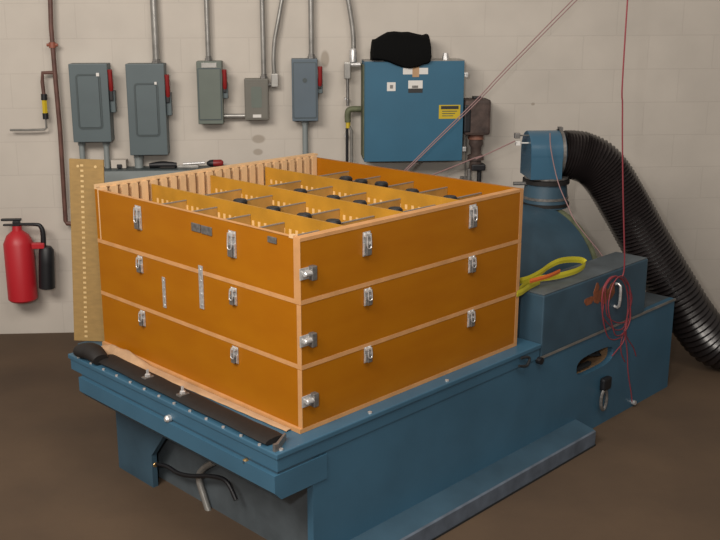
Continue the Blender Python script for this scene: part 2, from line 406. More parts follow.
# metal strap plates on the left faces
for t, px, y0, y1, w in ((T1, 164, 277, 307, .020), (T1, 201, 265, 308, .026)):
    qa = at_u(px, y0, 0); qb = at_u(px, y1, 0); dz = t.location.z; c = qa.y
    b = MB().box(-.0045, -.0012, c - w / 2, c + w / 2, qb.z - dz, min(qa.z - dz, CH + .035), .001)
    for s in (.1, .35, .65, .9):
        z = qb.z - dz + s * (qa.z - qb.z); b.cyl((-.007, c, z), (-.004, c, z), .004, 8)
    b.build('strap_plate', 'zinc', t)
qa = at_u(192, 223, 0); qb = at_u(213, 235, 0); dz = T2.location.z; z = (qa.z + qb.z) / 2 - dz
MB().box(-.005, -.0005, .545, .600, z - .016, z + .016, .002).build('metal_plate', 'zincd', T2)
MB().box(-.005, -.0005, .476, .540, z - .017, z + .015, .002).build('metal_plate', 'zincd', T2)
qa = at_u(271, 239, 0)
MB().box(-.006, -.0005, .115, .160, qa.z - dz - .012, qa.z - dz + .010, .002).build('metal_plate', 'zincd', T2)

# black canisters standing in the bays
def canister():
    t = thing('canister', '', 'canister')
    MB().lathe((0, 0, 0), (0, 0, 1), [(0, .029), (.004, .033), (.170, .033), (.176, .029)], 20).build('body', 'blackp', t, True)
    MB().lathe((0, 0, .176), (0, 0, 1), [(0, .030), (.026, .030), (.033, .024)], 20).build('cap', 'blackp', t, True)
    return t
can0 = None
spots = [(345, 177, 3), (361, 180, 3), (378, 182, 3), (412, 190, 3), (450, 198, 3), (300, 190, 2), (333, 198, 2), (357, 203, 2), (392, 209, 2), (240, 200, 1), (273, 211, 1), (304, 216, 1), (333, 224, 1)]
zc0 = T2.location.z + .0165
for px, py, i in spots:
    a0, a1 = bays[i]
    u = min(max(loc(at_z(px, py + 1, zc0 + .202)).x, a0 + .036), a1 - .036)
    v = at_u(px, py, u).y
    for w in CV:
        ww = w + .03 * (i % 2) + .003
        if abs(v - ww) < .039: v = ww + (.039 if v > ww else -.039)
    v = min(max(v, .08), CD - .095)
    c = canister() if can0 is None else dup(can0)
    can0 = can0 or c
    c.location = Lw(u, v, zc0); c.rotation_euler = (0, 0, YAW)
    row = ['nearest the front left panel', 'second from the front left panel', 'third from the front left panel', 'along the far panel'][i]
    c['label'] = 'black capped canister standing in the crate bay ' + row
    c['group'] = 'black canisters in the bay ' + row

# rubber strip, tan wrap and tan board round the crates
RS = bframe('rubber_strip', 'long black rubber strip clamped along the left edge of the blue table', 'rubber strip', 0, 0, ZT + .0003)
b = MB(); b.tube([(-.120, .005, .012), (-.118, .30, .013), (-.116, .60, .014), (-.114, .90, .016), (-.112, 1.10, .016)], 0, 12, 5, rf=lambda i, n: (.012 + .0016 * math.sin(i * 1.7), .045 + .002 * math.sin(i * 1.1)), flat=(0, 0, 1))
b.build('strip_body', 'black', RS, True)
b = MB(); b.tube([(-.150, 1.07, .026), (-.145, 1.11, .036), (-.140, 1.16, .038), (-.150, 1.20, .034), (-.155, 1.23, .028)], 0, 14, 5, rf=lambda i, n: (.024 + .010 * math.sin(math.pi * i / n), .034 + .01 * math.sin(math.pi * i / n)), flat=(0, 0, 1))
b.build('rolled_end', 'black', RS, True)
for y, x in ((.77, -.12), (.53, -.125)):
    o = MB().box(x - .022, x + .022, y - .014, y + .014, .018, .030, .003).build('clamp', 'zincd', RS)
    b = MB(); b.lathe((x, y, .028), (x, y, 1), [(0, .012), (.010, .012), (.014, .006), (.030, .006)], 6); b.build('clamp_bolt', 'zinc', o)
MB().prism([(-.166, -.034), (-.150, -.034), (-.078, .006), (-.078, -.002), (-.150, -.046), (-.166, -.046)], 'z', .0, .026).build('end_cap', 'zincd', RS)
# crumpled wrap
b = MB(); n1, n2 = 60, 9; g = []
for i in range(n1):
    v = .045 + 1.215 * i / (n1 - 1); row = []; k = max(0, (v - .92) / .34)
    wd = .022 + .026 * v + .016 * math.sin(min(1, k) * math.pi)
    for j in range(n2):
        t = j / (n2 - 1); hgt = .004 + .034 * math.sin(math.pi * min(1, .15 + t)) * math.sin(math.pi * min(1, k)) ** .6
        row.append(b.bm.verts.new((-.0135 - wd * t + .003 * math.sin(i * 1.3) * t * min(1, k + .3), v, .004 + hgt * (1 - .9 * t ** 4) + .005 * math.sin(i * .9 + j * 1.2) * math.sin(math.pi * min(1, k)) * (1 - t))))
    g.append(row)
for i in range(n1 - 1):
    for j in range(n2 - 1): b.bm.faces.new((g[i][j], g[i + 1][j], g[i + 1][j + 1], g[i][j + 1]))
tw = b.build('tan_wrap', 'tan', None, True); tw.location = Lw(0, 0, ZT); tw.rotation_euler = (0, 0, YAW)
sd = tw.modifiers.new('solid', 'SOLIDIFY'); sd.thickness = .003
tag(tw, 'crumpled tan paper sheet edge tucked between the bottom crate and black rubber strip', 'wrap')

Pb = at_z(89.5, 345, ZT) + Vector((-.003, .05, 0))
BD = thing('slotted_board', 'tall tan slotted board standing on end behind the crates at left', 'board', (Pb.x, Pb.y, ZT), -.05)
MB().box(-.073, .073, -.006, .006, 0.003, .816, .001).build('board', 'board', BD)
b = MB()
for k in range(35): b.box(-.026, -.013, -.0072, -.006, .020 + k * .0225, .020 + k * .0225 + .009)
b.build('slot_column', 'boardslot', BD)['kind'] = 'stuff'
for x in (-.036, .038):
    MB().cyl((x, -.0075, .786), (x, -.006, .786), .006, 10).build('peg_hole', 'boardslot', BD)
MB().box(.062, .0735, -.0068, -.0058, 0, .60).build('edge_strip', 'boardslot', BD)

BD.rotation_euler = (0, .043, -.05)

# ------------------------------------------------------------------ drive housing, shaker drum, duct, hose
DH = bframe('drive_housing', 'blue steel housing box on the table base right of the crates', 'machine housing', 0, 0, 0)
MB().box(1.372, 2.285, -.060, .121, .5005, .780, .006).build('housing_body', 'blued', DH)
MB().box(1.376, 2.281, -.056, .117, .780, .786, .002).build('housing_top', 'bluetop', DH)
q = at_v(615, 295, -.06)
b = MB(); b.tube([(q.x, -.058, q.z + .055), (q.x, -.085, q.z + .05), (q.x, -.085, q.z - .05), (q.x, -.058, q.z - .055)], .007, 8, 3); b.build('grab_handle', 'zinc', DH, True)
# worn orange-brown emblem
for i, (x, y, rx, rz) in enumerate(((589, 301, .040, .024), (597, 296, .036, .042), (604, 295, .046, .040), (597, 287, .018, .018), (611, 291, .036, .034))):
    q = at_v(x, y, -.06); MB().prism([(q.x + rx * math.cos(t) * (1 + .2 * math.sin(3 * t + i)), q.z + rz * math.sin(t) * (1 + .25 * math.cos(2 * t + i))) for t in [2 * PI * k / 14 for k in range(14)]], 'y', -.0612 - .0003 * i, -.060).build('emblem_mark', 'orange', DH)

SD = bframe('shaker_drum', 'large blue round shaker drum standing behind the blue housing', 'shaker', 0, 0, 0)
cz, cv, R0 = .565, .64, .395
MB().lathe((1.62, cv, cz), (2, cv, cz), [(0, R0 - .06), (.02, R0 - .02), (.04, R0), (.70, R0), (.72, R0 - .02)], 64).build('drum_body', 'blued', SD, True)
o = MB().lathe((2.34, cv, cz), (3, cv, cz), [(0, R0 - .03), (.0, R0 + .004), (.022, R0 + .004), (.022, R0 - .03)], 64).build('end_ring', 'olive', SD, True)
for k in range(20):
    t = 2 * PI * k / 20; MB().cyl((1.655, cv + (R0 - .05) * math.cos(t), cz + (R0 - .05) * math.sin(t)), (1.61, cv + (R0 - .05) * math.cos(t), cz + (R0 - .05) * math.sin(t)), .012, 8).build('drum_bolt', 'zincd', SD)
for sx in (1.72, 2.2):
    MB().prism([(cv - .36, .5005), (cv + .36, .5005), (cv + .30, .62), (cv - .30, .62)], 'x', sx, sx + .06).build('saddle', 'blued', SD)
# cooling duct on top (axes of the room)
E0 = at_y(545.5, 190, 5.13); ex, ez = E0.x, E0.z
DC = thing('cooling_duct', 'blue elbow duct on top of the shaker drum feeding the black hose', 'duct', (0, 0, 0))
zb = .94
MB().lathe((ex, 5.13, zb), (ex, 5.13, 3), [(0, .125), (1.075 - zb, .112)], 40).build('neck', 'blued', DC, True)
MB().lathe((ex, 5.13, zb + .01), (ex, 5.13, 3), [(0, .122), (0, .130), (.016, .130), (.016, .118)], 40).build('gasket_band', 'black', DC, True)
MB().lathe((ex, 5.13, zb + .045), (ex, 5.13, 3), [(0, .118), (0, .124), (.014, .124), (.014, .116)], 40).build('gasket_band', 'zincd', DC, True)
MB().lathe((ex, 5.13, 1.070), (ex, 5.13, 3), [(0, .112), (0, .126), (.022, .126), (.022, .108)], 40).build('gasket_band', 'black', DC, True)
MB().lathe((ex, 5.13, 1.096), (ex, 5.13, 3), [(0, .108), (0, .118), (.012, .118), (.012, .1)], 40).build('gasket_band', 'zincd', DC, True)
T0p = at_y(527, 131.5, 5.13); T1p = at_y(559, 154, 5.13)
zh = 1.236; rh = .118
x0 = T0p.x; x1 = T1p.x + .01
MB().box(x0 + .001, x1 - .022, 5.13 - rh + .0008, 5.13 + rh - .0008, 1.106, zh).build('elbow_riser', 'blueg', DC)
MB().lathe((x0, 5.13, zh), (9, 5.13, zh), [(0, rh - .004), (.004, rh), (x1 - x0, rh)], 48).build('elbow', 'blueg', DC, True)
b = MB(); b.lathe((x1 - .02, 5.13, zh), (9, 5.13, zh), [(0, rh), (0, rh + .006), (.016, rh + .006), (.016, rh)], 48); b.box(x1 - .02, x1, 5.13 - .02, 5.13 + .02, zh + rh, zh + rh + .018)
b.build('hose_clamp', 'zincd', DC, True)
for px, py, sz in ((517, 135.5, .014), (517.5, 143, .012)):
    P = at_y(px, py, 5.09); b = MB(); b.box(P.x - sz, P.x + sz, 5.07, 5.10, P.z - sz, P.z + sz, .003); b.cyl((P.x, 5.088, P.z), (x0 + .002, 5.088, P.z), .004, 6); b.build('lug', 'zincd' if py < 140 else 'white', DC)
P = at_y(517, 183.5, 5.1); MB().cyl((P.x - .02, 5.1, P.z), (ex - .09, 5.1, P.z), .010, 10).build('stud', 'zincd', DC)

hp = [(x1 - .003, 5.13, zh)]
for px, py, Y in ((578, 155.5, 5.13), (595, 163, 5.12), (608.5, 178, 5.11), (620, 197, 5.10), (631, 216, 5.09), (643, 238, 5.08), (657, 262, 5.07), (673, 288, 5.05), (692, 318, 5.03), (716, 344, 5.02), (752, 357, 5.0), (800, 360, 4.98)):
    hp.append(at_y(px, py, Y))
for p in hp[1:]: p.z = max(p.z, .137)
def hr(i, n): return (lambda k: ((.136, .136) if i % 2 == 0 else (.123, .123)) if i > 14 else ((.118 + .018 * i / 14,) * 2 if i % 2 == 0 else (.108 + .015 * i / 14,) * 2))(0)
HS = MB().tube(hp, 0, 28, 14, rf=hr).build('flexible_hose', 'hose', None, True)
tag(HS, 'thick black corrugated flexible hose curving down from the blue duct', 'hose')

# ------------------------------------------------------------------ webbing strap
def strap(pts, half, m, name, parent):
    b = MB(); b.tube([Vector(p) for p in pts], 0, 4, 6, rf=lambda i, n: (half, .0022), flat=(0, 0, 1)); return b.build(name, m, parent)
ST = bframe('ratchet_strap', 'yellow green webbing strap with an orange end looped on the blue housing', 'strap', 0, 0, 0)
def sp(l): return [loc(at_z(x, y, z)) for x, y, z in l]
strap(sp([(519, 290, .812), (526, 284, .812), (538, 279, .812), (552, 277, .812), (566, 274, .812), (578, 270, .812), (585, 264.5, .818), (582, 260.5, .835), (572, 259.5, .85), (560, 261, .86), (550, 265.5, .85), (541, 272, .835), (530, 278, .82), (520, 281, .815)]), .0145, 'strapy', 'webbing_loop', ST)
strap(sp([(517, 294, .808), (523, 291, .808), (530, 286, .808), (540, 281, .808)]), .015, 'strapy', 'webbing_tail', ST)
strap(sp([(530, 281, .838), (540, 278.5, .838), (550, 275.5, .838), (560, 271, .838)]), .010, 'strapo', 'orange_webbing', ST)

# ------------------------------------------------------------------ red cord with tangled coil
RC = bframe('red_cord', 'thin red cord hanging from above into a tangle over the blue housing', 'cord', 0, 0, 0)
p = at_v(624.5, 262, -.085); q = at_v(625.8, 26, -.085)
MB().tube([Vector((q.x, -.085, 4.2)), q, at_v(622.5, 110, -.085), at_v(623, 190, -.085), p, at_v(622, 277, -.08)], .0035, 6, 5).build('hanging_run', 'cord', RC, True)
for i, (cx, cy, rx, ry, v) in enumerate(((616, 303, 14, 27, -.082), (618, 300, 13, 24, -.092), (615, 308, 13, 33, -.098), (620, 306, 11, 30, -.104))):
    l = []
    for k in range(13):
        t = 2 * PI * k / 12 + i
        l.append(at_v(cx + rx * math.sin(t) * (1 + .1 * math.sin(5 * t + i)), cy - ry * math.cos(t) + 1.5 * math.sin(3 * t + i), v))
    MB().tube(l, .0028, 6, 4).build('loop', 'cord', RC, True)
for i, l in enumerate((((630, 300), (629, 322), (622, 338), (621, 352), (625, 362)), ((628, 318), (626, 335), (633, 347), (636, 356)), ((627, 320), (624, 340), (617, 350), (612, 356)), ((624, 330), (627, 350), (628, 372), (631, 392), (632, 402)))):
    MB().tube([at_v(x, y, -.090 - .006 * i) for x, y in l], .0028, 6, 4).build('tail', 'cord', RC, True)

# ------------------------------------------------------------------ things on the wall
def wall_box(name, label, tl, br, depth, m, group=None, cat='switch box', bev=.004):
    Y = WY - depth; a = at_y(*tl, Y); c = at_y(*br, Y)
    x0, x1, z0, z1 = a.x, c.x, c.z, a.z
    t = thing(name, label, cat, ((x0 + x1) / 2, WY, z0), 0, group)
    w, h = x1 - x0, z1 - z0
    MB().box(-w / 2, w / 2, -depth, -.0005, 0, h, bev).build('cabinet', m, t)
    return t, w, h, depth
def rrect(x0, x1, z0, z1, r, n=5):
    out = []
    for cx, cz, a in ((x1 - r, z1 - r, 0), (x0 + r, z1 - r, 90), (x0 + r, z0 + r, 180), (x1 - r, z0 + r, 270)):
        for k in range(n + 1):
            t = math.radians(a + 90 * k / n); out.append((cx + r * math.cos(t), cz + r * math.sin(t)))
    return out
def pxl(t, d, x, y):
    P = at_y(x, y, WY - d); return P.x - t.location.x, P.z - t.location.z
def handle(t, d, px0, px1, y0, y1, y2, y3):
    x0, z1 = pxl(t, d * .5, px0, y0); x1, z0 = pxl(t, d * .5, px1, y1)
    w = bpy.data.objects
    side = max(v.co.x for v in [c for c in kids(t) if c.name.startswith('cabinet')][0].data.vertices)
    _, zb = pxl(t, d * .5, px0, y2); _, ze = pxl(t, d * .5, px0, y3)
    o = MB().box(side, side + .030, -d * .75, -d * .30, ze, zb + .05, .003).build('handle_bracket', 'grey', t)
    MB().box(side + .002, side + .022, -d * .9, -d * .74, zb - .005, z0 + .01, .003).build('handle_collar', 'blackp', o)
    b = MB(); b.tube([(side + .012, -d * .80, z0), (side + .016, -d * .95, (z0 + z1) / 2), (side + .014, -d * 1.0, z1)], 0, 10, 4, rf=lambda i, n: (.013, .014 + .002 * math.sin(i))); b.build('handle', 'red', t, True)
SW = 'red handled grey safety switches on the block wall'
def ring_door(t, d, x0, y0, x1, y1, m):
    a, zt = pxl(t, d, x0, y0); c, zb = pxl(t, d, x1, y1)
    MB().prism(rrect(a, c, zb, zt, .022), 'y', -d - .004, -d + .001, [rrect(a + .010, c - .010, zb + .010, zt - .010, .014)]).build('door_bead', 'greyd', t)
    MB().prism(rrect(a + .012, c - .012, zb + .012, zt - .012, .012), 'y', -d - .007, -d + .001).build('door_panel', m, t)
    return a, c, zb, zt
t, w, h, d = wall_box('safety_switch', 'tall grey red handled switch box, leftmost on the wall above the tan board', (68, 64), (111.5, 142), .12, 'grey', SW)
a, c, zb, zt_ = ring_door(t, d, 75, 74, 103.5, 129, 'grey'); MB().box(c - .022, c - .004, -d - .009, -d - .004, zt_ - .014, zt_ + .006, .001).build('white_tag', 'white', t)
handle(t, d, 108, 113, 69, 90, 99, 112)
t, w, h, d = wall_box('safety_switch', 'largest grey red handled switch box, second from left with conduit above', (125, 64), (168, 155), .12, 'grey', SW)
a, c, zb, zt_ = ring_door(t, d, 133.5, 83, 160.5, 136.5, 'grey'); MB().box(c - .020, c - .006, -d - .009, -d - .004, zt_ - .010, zt_ + .006, .001).build('white_tag', 'white', t)
handle(t, d, 165, 170, 74, 96, 101, 115)
t, w, h, d = wall_box('safety_switch', 'grey green red handled switch box, third from left with a pale top', (196, 61.5), (223.5, 124), .11, 'grey2', SW)
MB().prism([(-w / 2 + .012, .03), (w / 2 - .012, .03), (w / 2 - .012, h - .045), (-w / 2 + .012, h - .045)], 'y', -d - .005, -d + .001).build('door', 'grey2', t)
MB().box(-w / 2 + .03, w / 2 - .03, -d - .004, -d + .001, h - .036, h - .008, .001).build('top_plate', 'conduit', t)
MB().prism(rrect(-w / 2 + .006, w / 2 - .006, .024, h - .039, .006), 'y', -d - .003, -d + .001, [rrect(-w / 2 + .012, w / 2 - .012, .030, h - .045, .004)]).build('door_bead', 'greyd', t)
handle(t, d, 223, 228, 69, 88, 91, 98)
t, w, h, d = wall_box('safety_switch', 'slate blue red handled switch box between the small box and the blue cabinet', (291.5, 59), (318, 121), .11, 'grey4', SW)
MB().prism(rrect(-w / 2 + .012, w / 2 - .012, .022, h - .024, .006), 'y', -d - .005, -d + .001).build('door', 'grey4', t)
MB().prism(rrect(-w / 2 + .007, w / 2 - .007, .017, h - .019, .008), 'y', -d - .003, -d + .001, [rrect(-w / 2 + .012, w / 2 - .012, .022, h - .024, .006)]).build('door_bead', 'greyd', t)
MB().cyl((0, -d - .008, h * .66), (0, -d - .004, h * .66), .014, 14).build('knockout', 'greyd', t)
handle(t, d, 318, 323, 66, 85, 87, 93)
t, w, h, d = wall_box('junction_box', 'small olive grey electrical box with white label and no handle', (244, 79), (269, 120), .09, 'grey3', None, 'electrical box')
MB().prism(rrect(-w / 2 + .008, w / 2 - .008, .012, h - .020, .006), 'y', -d - .004, -d + .001).build('cover', 'grey3', t)
MB().prism(rrect(-w / 2 + .040, w / 2 - .040, .075, h - .045, .008), 'y', -d - .006, -d - .003).build('embossed_panel', 'grey2', t)
MB().box(-.024, .026, -d - .006, -d - .003, .016, .034).build('label', 'white', t)

def conduit(label, pts, r, Y, m='conduit', name='conduit', clamps=(), cat='conduit', smooth=5):
    P = [at_y(x, y, Y) if len(q) == 2 else at_y(x, y, q[2]) for q in pts for x, y in [q[:2]]]
    t = thing(name, label, cat, P[0]); o = P[0].copy()
    MB().tube([p - o for p in P], r, 14, smooth if len(P) > 2 else 0).build('pipe', m, t, True)
    for (x, y) in clamps:
        p = at_y(x, y, Y) - o; b = MB(); b.cyl(p - Vector((0, 0, .012)), p + Vector((0, 0, .012)), r + .006, 14); b.box(p.x - r - .02, p.x + r + .02, p.y, WY - o.y - .001, p.z - .008, p.z + .008); b.build('pipe_clamp', m, t, True)
    return t
def up(x, y, Y, z1, r, label, m='conduit', clamp=True):
    P = at_y(x, y, Y); t = thing('conduit', label, 'conduit', P)
    MB().cyl((0, 0, -.004), (0, 0, z1 - P.z), r, 16).build('pipe', m, t, True)
    MB().lathe((0, 0, -.006), (0, 0, 9), [(0, r + .008), (.016, r + .008), (.018, r + .003), (.03, r + .003)], 6).build('lock_nut', 'zincd', t)
    if clamp:
        for zz in (.30, 1.4):
            b = MB(); b.box(-r - .012, r + .012, -r - .002, WY - P.y - .001, zz, zz + .014, .002); b.build('strut_clamp', 'zincd', t)
    return t
up(156.5, 63, WY - .05, 4.5, .021, 'thick galvanised conduit rising from the second switch box', clamp=False)
up(208.5, 60, WY - .05, 4.5, .015, 'galvanised conduit rising from the third, grey green switch box', clamp=False)
up(263.8, 78, WY - .045, 4.5, .0145, 'straight galvanised conduit rising from the small olive grey box', clamp=False)
up(311.5, 58, WY - .05, 4.5, .016, 'galvanised conduit rising from the slate blue switch box', clamp=False)
t = conduit('bent pale conduit joining the right side of the small olive box', [(285, -20), (281, 5), (277, 27), (274.5, 42), (273.5, 60), (274.5, 78)], .0125, WY - .045)
o = at_y(285, -20, WY - .045); p = at_y(275, 84.5, WY - .045) - o
MB().box(p.x - .022, p.x + .020, -.02, .02, p.z - .014, p.z + .065, .004).build('elbow_box', 'conduit', t)
q = at_y(269, 85, WY - .045) - o
MB().cyl((q.x - .012, 0, p.z), (p.x + .02, 0, p.z), .011, 12).build('coupling', 'zincd', t)
a = at_y(224.5, 116, WY - .05); c = at_y(244.5, 116, WY - .05)
t = thing('conduit', 'short horizontal conduit between grey green switch and small olive box', 'conduit', a)
MB().cyl((-.006, 0, 0), (c.x - a.x + .006, 0, 0), .014, 14).build('pipe', 'conduit', t, True)
def down(x, y, z0, r, label, Y=WY - .05, m='conduit'):
    P = at_y(x, y, Y); t = thing('conduit', label, 'conduit', (P.x, P.y, z0))
    MB().cyl((0, 0, 0), (0, 0, P.z - z0 + .004), r, 16).build('pipe', m, t, True)
    MB().lathe((0, 0, P.z - z0 - .02), (0, 0, 9), [(0, r + .006), (.02, r + .006)], 6).build('lock_nut', m, t)
TZ = at_y(130, 170, WY - .14).z
down(81.5, 142, TZ, .017, 'left of two short conduits below the leftmost switch box', m='greyl')
down(106, 142, TZ, .017, 'right of two short conduits below the leftmost switch box', m='greyl')
down(138.5, 155, TZ, .026, 'thick short grey conduit below the second switch box', m='greyl')
down(305, 121, .0005, .017, 'grey conduit dropping from the slate blue switch behind the crates', m='greyl')

# wireway
a = at_y(74, 170, WY - .14); c = at_y(228, 170, WY - .14)
t = thing('wireway', 'long horizontal grey metal wireway under the two left switch boxes', 'wireway', ((a.x + c.x) / 2, WY, TZ - .16)); w = (c.x - a.x) / 2
MB().box(-w, w, -.14, -.0005, 0, .158, .002).build('trough', 'greyl', t)
MB().box(-w + .002, w - .002, -.145, -.0005, .156, .16, .001).build('lid', 'greyd', t)
for i in range(6): MB().cyl((-w + .1 + i * w * .36, -.144, .02), (-w + .1 + i * w * .36, -.139, .02), .005, 8).build('screw', 'zincd', t)
# things lying on the wireway
def on_way(px, d=.07): return at_y(px, 168, WY - d).x
X = on_way(119)
t = thing('outlet_box', 'small white box with a dark plug on the wireway between two conduits', 'outlet box', (X, WY - .05, TZ + .0005))
MB().box(-.045, .045, -.03, .04, 0, .050, .004).build('box_body', 'wall', t)
MB().box(-.008, .020, -.045, -.030, .004, .026, .003).build('plug', 'blackp', t)
x0, x1 = on_way(150), on_way(177)
t = thing('hand_tool', 'black tapered hand tool lying on the wireway beside the thick conduit', 'tool', ((x0 + x1) / 2, WY - .085, TZ + .0005)); w = (x1 - x0) / 2
MB().tube([(-w, 0, .014), (-w * .4, 0, .020), (.2 * w, 0, .021), (w, 0, .016)], 0, 12, 4, rf=lambda i, n: (.013 + .008 * math.sin(PI * i / n), .02)).build('tool_body', 'blackp', t, True)
MB().box(-w * .2, w * .9, -.022, .022, .0, .012, .003).build('tool_base', 'black', t)
x0, x1 = on_way(178), on_way(206)
t = thing('metal_bar', 'pale grey metal bar lying on the wireway just left of red screwdriver', 'bar', ((x0 + x1) / 2, WY - .085, TZ + .0005)); w = (x1 - x0) / 2
MB().box(-w, w * .5, -.02, .02, .0, .016, .003).build('bar_body', 'conduit', t)
MB().cyl((-w * .6, 0, .024), (w * .95, 0, .030), .0085, 10).build('bar_rod', 'zinc', t)
x0, x1 = on_way(207), on_way(224)
t = thing('screwdriver', 'red and black screwdriver lying on the right end of the wireway', 'screwdriver', ((x0 + x1) / 2, WY - .085, TZ + .0005)); w = (x1 - x0) / 2
MB().lathe((-w, 0, .026), (9, 0, .026), [(0, .008), (.02, .020), (w * .8, .022)], 12).build('grip', 'blackp', t, True)
MB().lathe((-w * .3, 0, .026), (9, 0, .026), [(0, .021), (w * 1.0, .022), (w * 1.25, .012)], 12).build('red_grip', 'red', t, True)

# brown pipe and gas cock
CP = thing('brown_pipe', 'thin red brown painted pipe running down the left of the wall', 'pipe', at_y(51, 26, WY - .06)); o0 = CP.location.copy()
def rp(x, y, Y=WY - .06): return at_y(x, y, Y) - o0
MB().tube([rp(49.5, -30), rp(51, 26), rp(55.5, 80), rp(60, 130), rp(65.6, 221), rp(67, 223.5), rp(76, 224), rp(82, 224)], .0135, 12, 0).build('main_run', 'copper', CP, True)
p = rp(52.3, 45); b = MB(); b.cyl(p - Vector((0, 0, .016)), p + Vector((0, 0, .016)), .020, 12); b.cyl(p - Vector((.032, 0, 0)), p + Vector((.032, 0, 0)), .009, 8); b.cyl(p, Vector((p.x, WY - o0.y - .0005, p.z)), .007, 8); b.build('pipe_hanger', 'coppr', CP, True)
b = MB(); b.tube([rp(54.5, 72.5), rp(42.5, 72.8), rp(42.3, 82), rp(44, 96)], .011, 10, 0); b.build('branch', 'copper', CP, True)
b = MB(); b.cyl(rp(44, 94), rp(44.2, 100), .018, 10); b.cyl(rp(45.3, 113), rp(45.8, 119), .017, 10); b.build('union', 'blackp', CP, True)
MB().cyl(rp(44.2, 100), rp(45.2, 113.5), .016, 6).build('yellow_valve', 'yellow', CP)
b = MB(); b.tube([rp(45.8, 118), rp(46.4, 128), rp(44, 129.5), rp(28, 130), rp(10, 130)], .007, 8, 0); b.build('outlet_tube', 'conduit', CP, True)

# fire extinguisher hung on the wall
FY = WY - .115
a = at_y(18, 240, FY); c = at_y(18, 300, FY)
FE = thing('fire_extinguisher', 'red wall hung fire extinguisher with black horn and hose at far left', 'fire extinguisher', (a.x, FY, c.z))
hh = a.z - c.z; r = .088
MB().lathe((0, 0, 0), (0, 0, 1), [(0, r - .012), (.012, r), (hh - .02, r), (hh + .03, r * .75), (hh + .06, .03), (hh + .09, .026)], 32).build('cylinder', 'redext', FE, True)
b = MB(); b.box(-.02, .02, -.02, .02, hh + .08, hh + .12, .004); b.box(-.09, .03, -.012, .012, hh + .12, hh + .134, .004); b.box(-.08, .02, -.012, .012, hh + .09, hh + .10, .003); b.build('valve', 'blackp', FE)
def fp(x, y): 
    P = at_y(x, y, FY - .02); return P - FE.location
p0 = fp(46.3, 246.5); p1 = fp(47, 288)
MB().lathe(p1, p0, [(0, .044), (.004, .049), (.16, .047), ((p0 - p1).length - .02, .044), ((p0 - p1).length, .030)], 24).build('horn', 'blackp', FE, True)
MB().tube([(.01, -.01, hh + .10), fp(36, 224.5), fp(40.5, 226.5), fp(43, 233), fp(43.5, 248)], 0, 12, 5, rf=lambda i, n: (.008 + .010 * i / n,) * 2).build('discharge_hose', 'blackp', FE, True)
p = fp(41, 245); MB().box(p.x - .05, p.x + .025, -.052, -.014, p.z - .017, p.z + .017, .004).build('red_strap', 'redext', FE)
MB().box(-.03, .03, r * .6, WY - FY - .0005, hh * .3, hh * .9, .002).build('wall_bracket', 'zincd', FE)

# ------------------------------------------------------------------ blue control cabinet
t, w, h, d = wall_box('control_cabinet', 'large blue control cabinet on the wall with yellow sign and black cloth on top', (364.5, 61.5), (462, 160.8), .205, 'cab', None, 'cabinet', .005)
CBX = t
MB().prism(rrect(-w / 2 + .004, w / 2 - .004, .004, h - .004, .008), 'y', -d - .012, -d).build('door', 'cab', t)
MB().box(-w / 2 - .001, w / 2 + .001, -d + .002, -.0006, h, h + .004).build('top_flange', 'conduit', t)
MB().box(-w / 2 - .006, -w / 2, -d + .01, -.02, .02, h - .02).build('side_gasket', 'olive', t)
for y in (75, 149):
    x, z = pxl(t, d, 465, y); MB().box(w / 2, w / 2 + .022, -d - .008, -d + .02, z - .014, z + .014, .003).build('door_clamp', 'zinc', t)
x, z = pxl(t, .12, 445.5, 56)
MB().lathe((x, -.12, h + .003), (x, -.12, 9), [(0, .020), (.022, .020), (.022, .015), (.040, .015)], 6).build('hub_fitting', 'zinc', t)
dd = d + .012
def plate(x0, y0, x1, y1, m, name, off=.0015, par=None):
    a = pxl(t, dd, x0, y0); c = pxl(t, dd, x1, y1)
    return MB().box(a[0], c[0], -dd - off, -dd, c[1], a[1]).build(name, m, par or t)
lb = plate(403, 68, 428, 74.2, 'white', 'long_label'); plate(412.5, 66, 419, 77, 'tan', 'tape_patch', .0028, lb)
lb = plate(387, 82.3, 395.5, 91, 'white', 'square_label'); plate(390, 85, 393, 88.5, 'zincd', 'label_mark', .0028, lb)
lb = plate(408.3, 80.5, 422.5, 88.5, 'white', 'two_tone_label'); plate(408.3, 88.5, 422.5, 92.7, 'ink', 'label_band', .0018, lb); plate(412, 85.5, 418, 88, 'zincd', 'label_mark', .0028, lb)
ys = plate(439, 105, 460, 118.6, 'yellow', 'warning_sign')
plate(441, 106, 458.5, 109, 'ink', 'sign_header', .0028, ys)
for k in range(3): plate(442, 110.8 + k * 2.3, 457 - 2 * k, 111.5 + k * 2.3, 'olive', 'sign_line', .0024, ys)

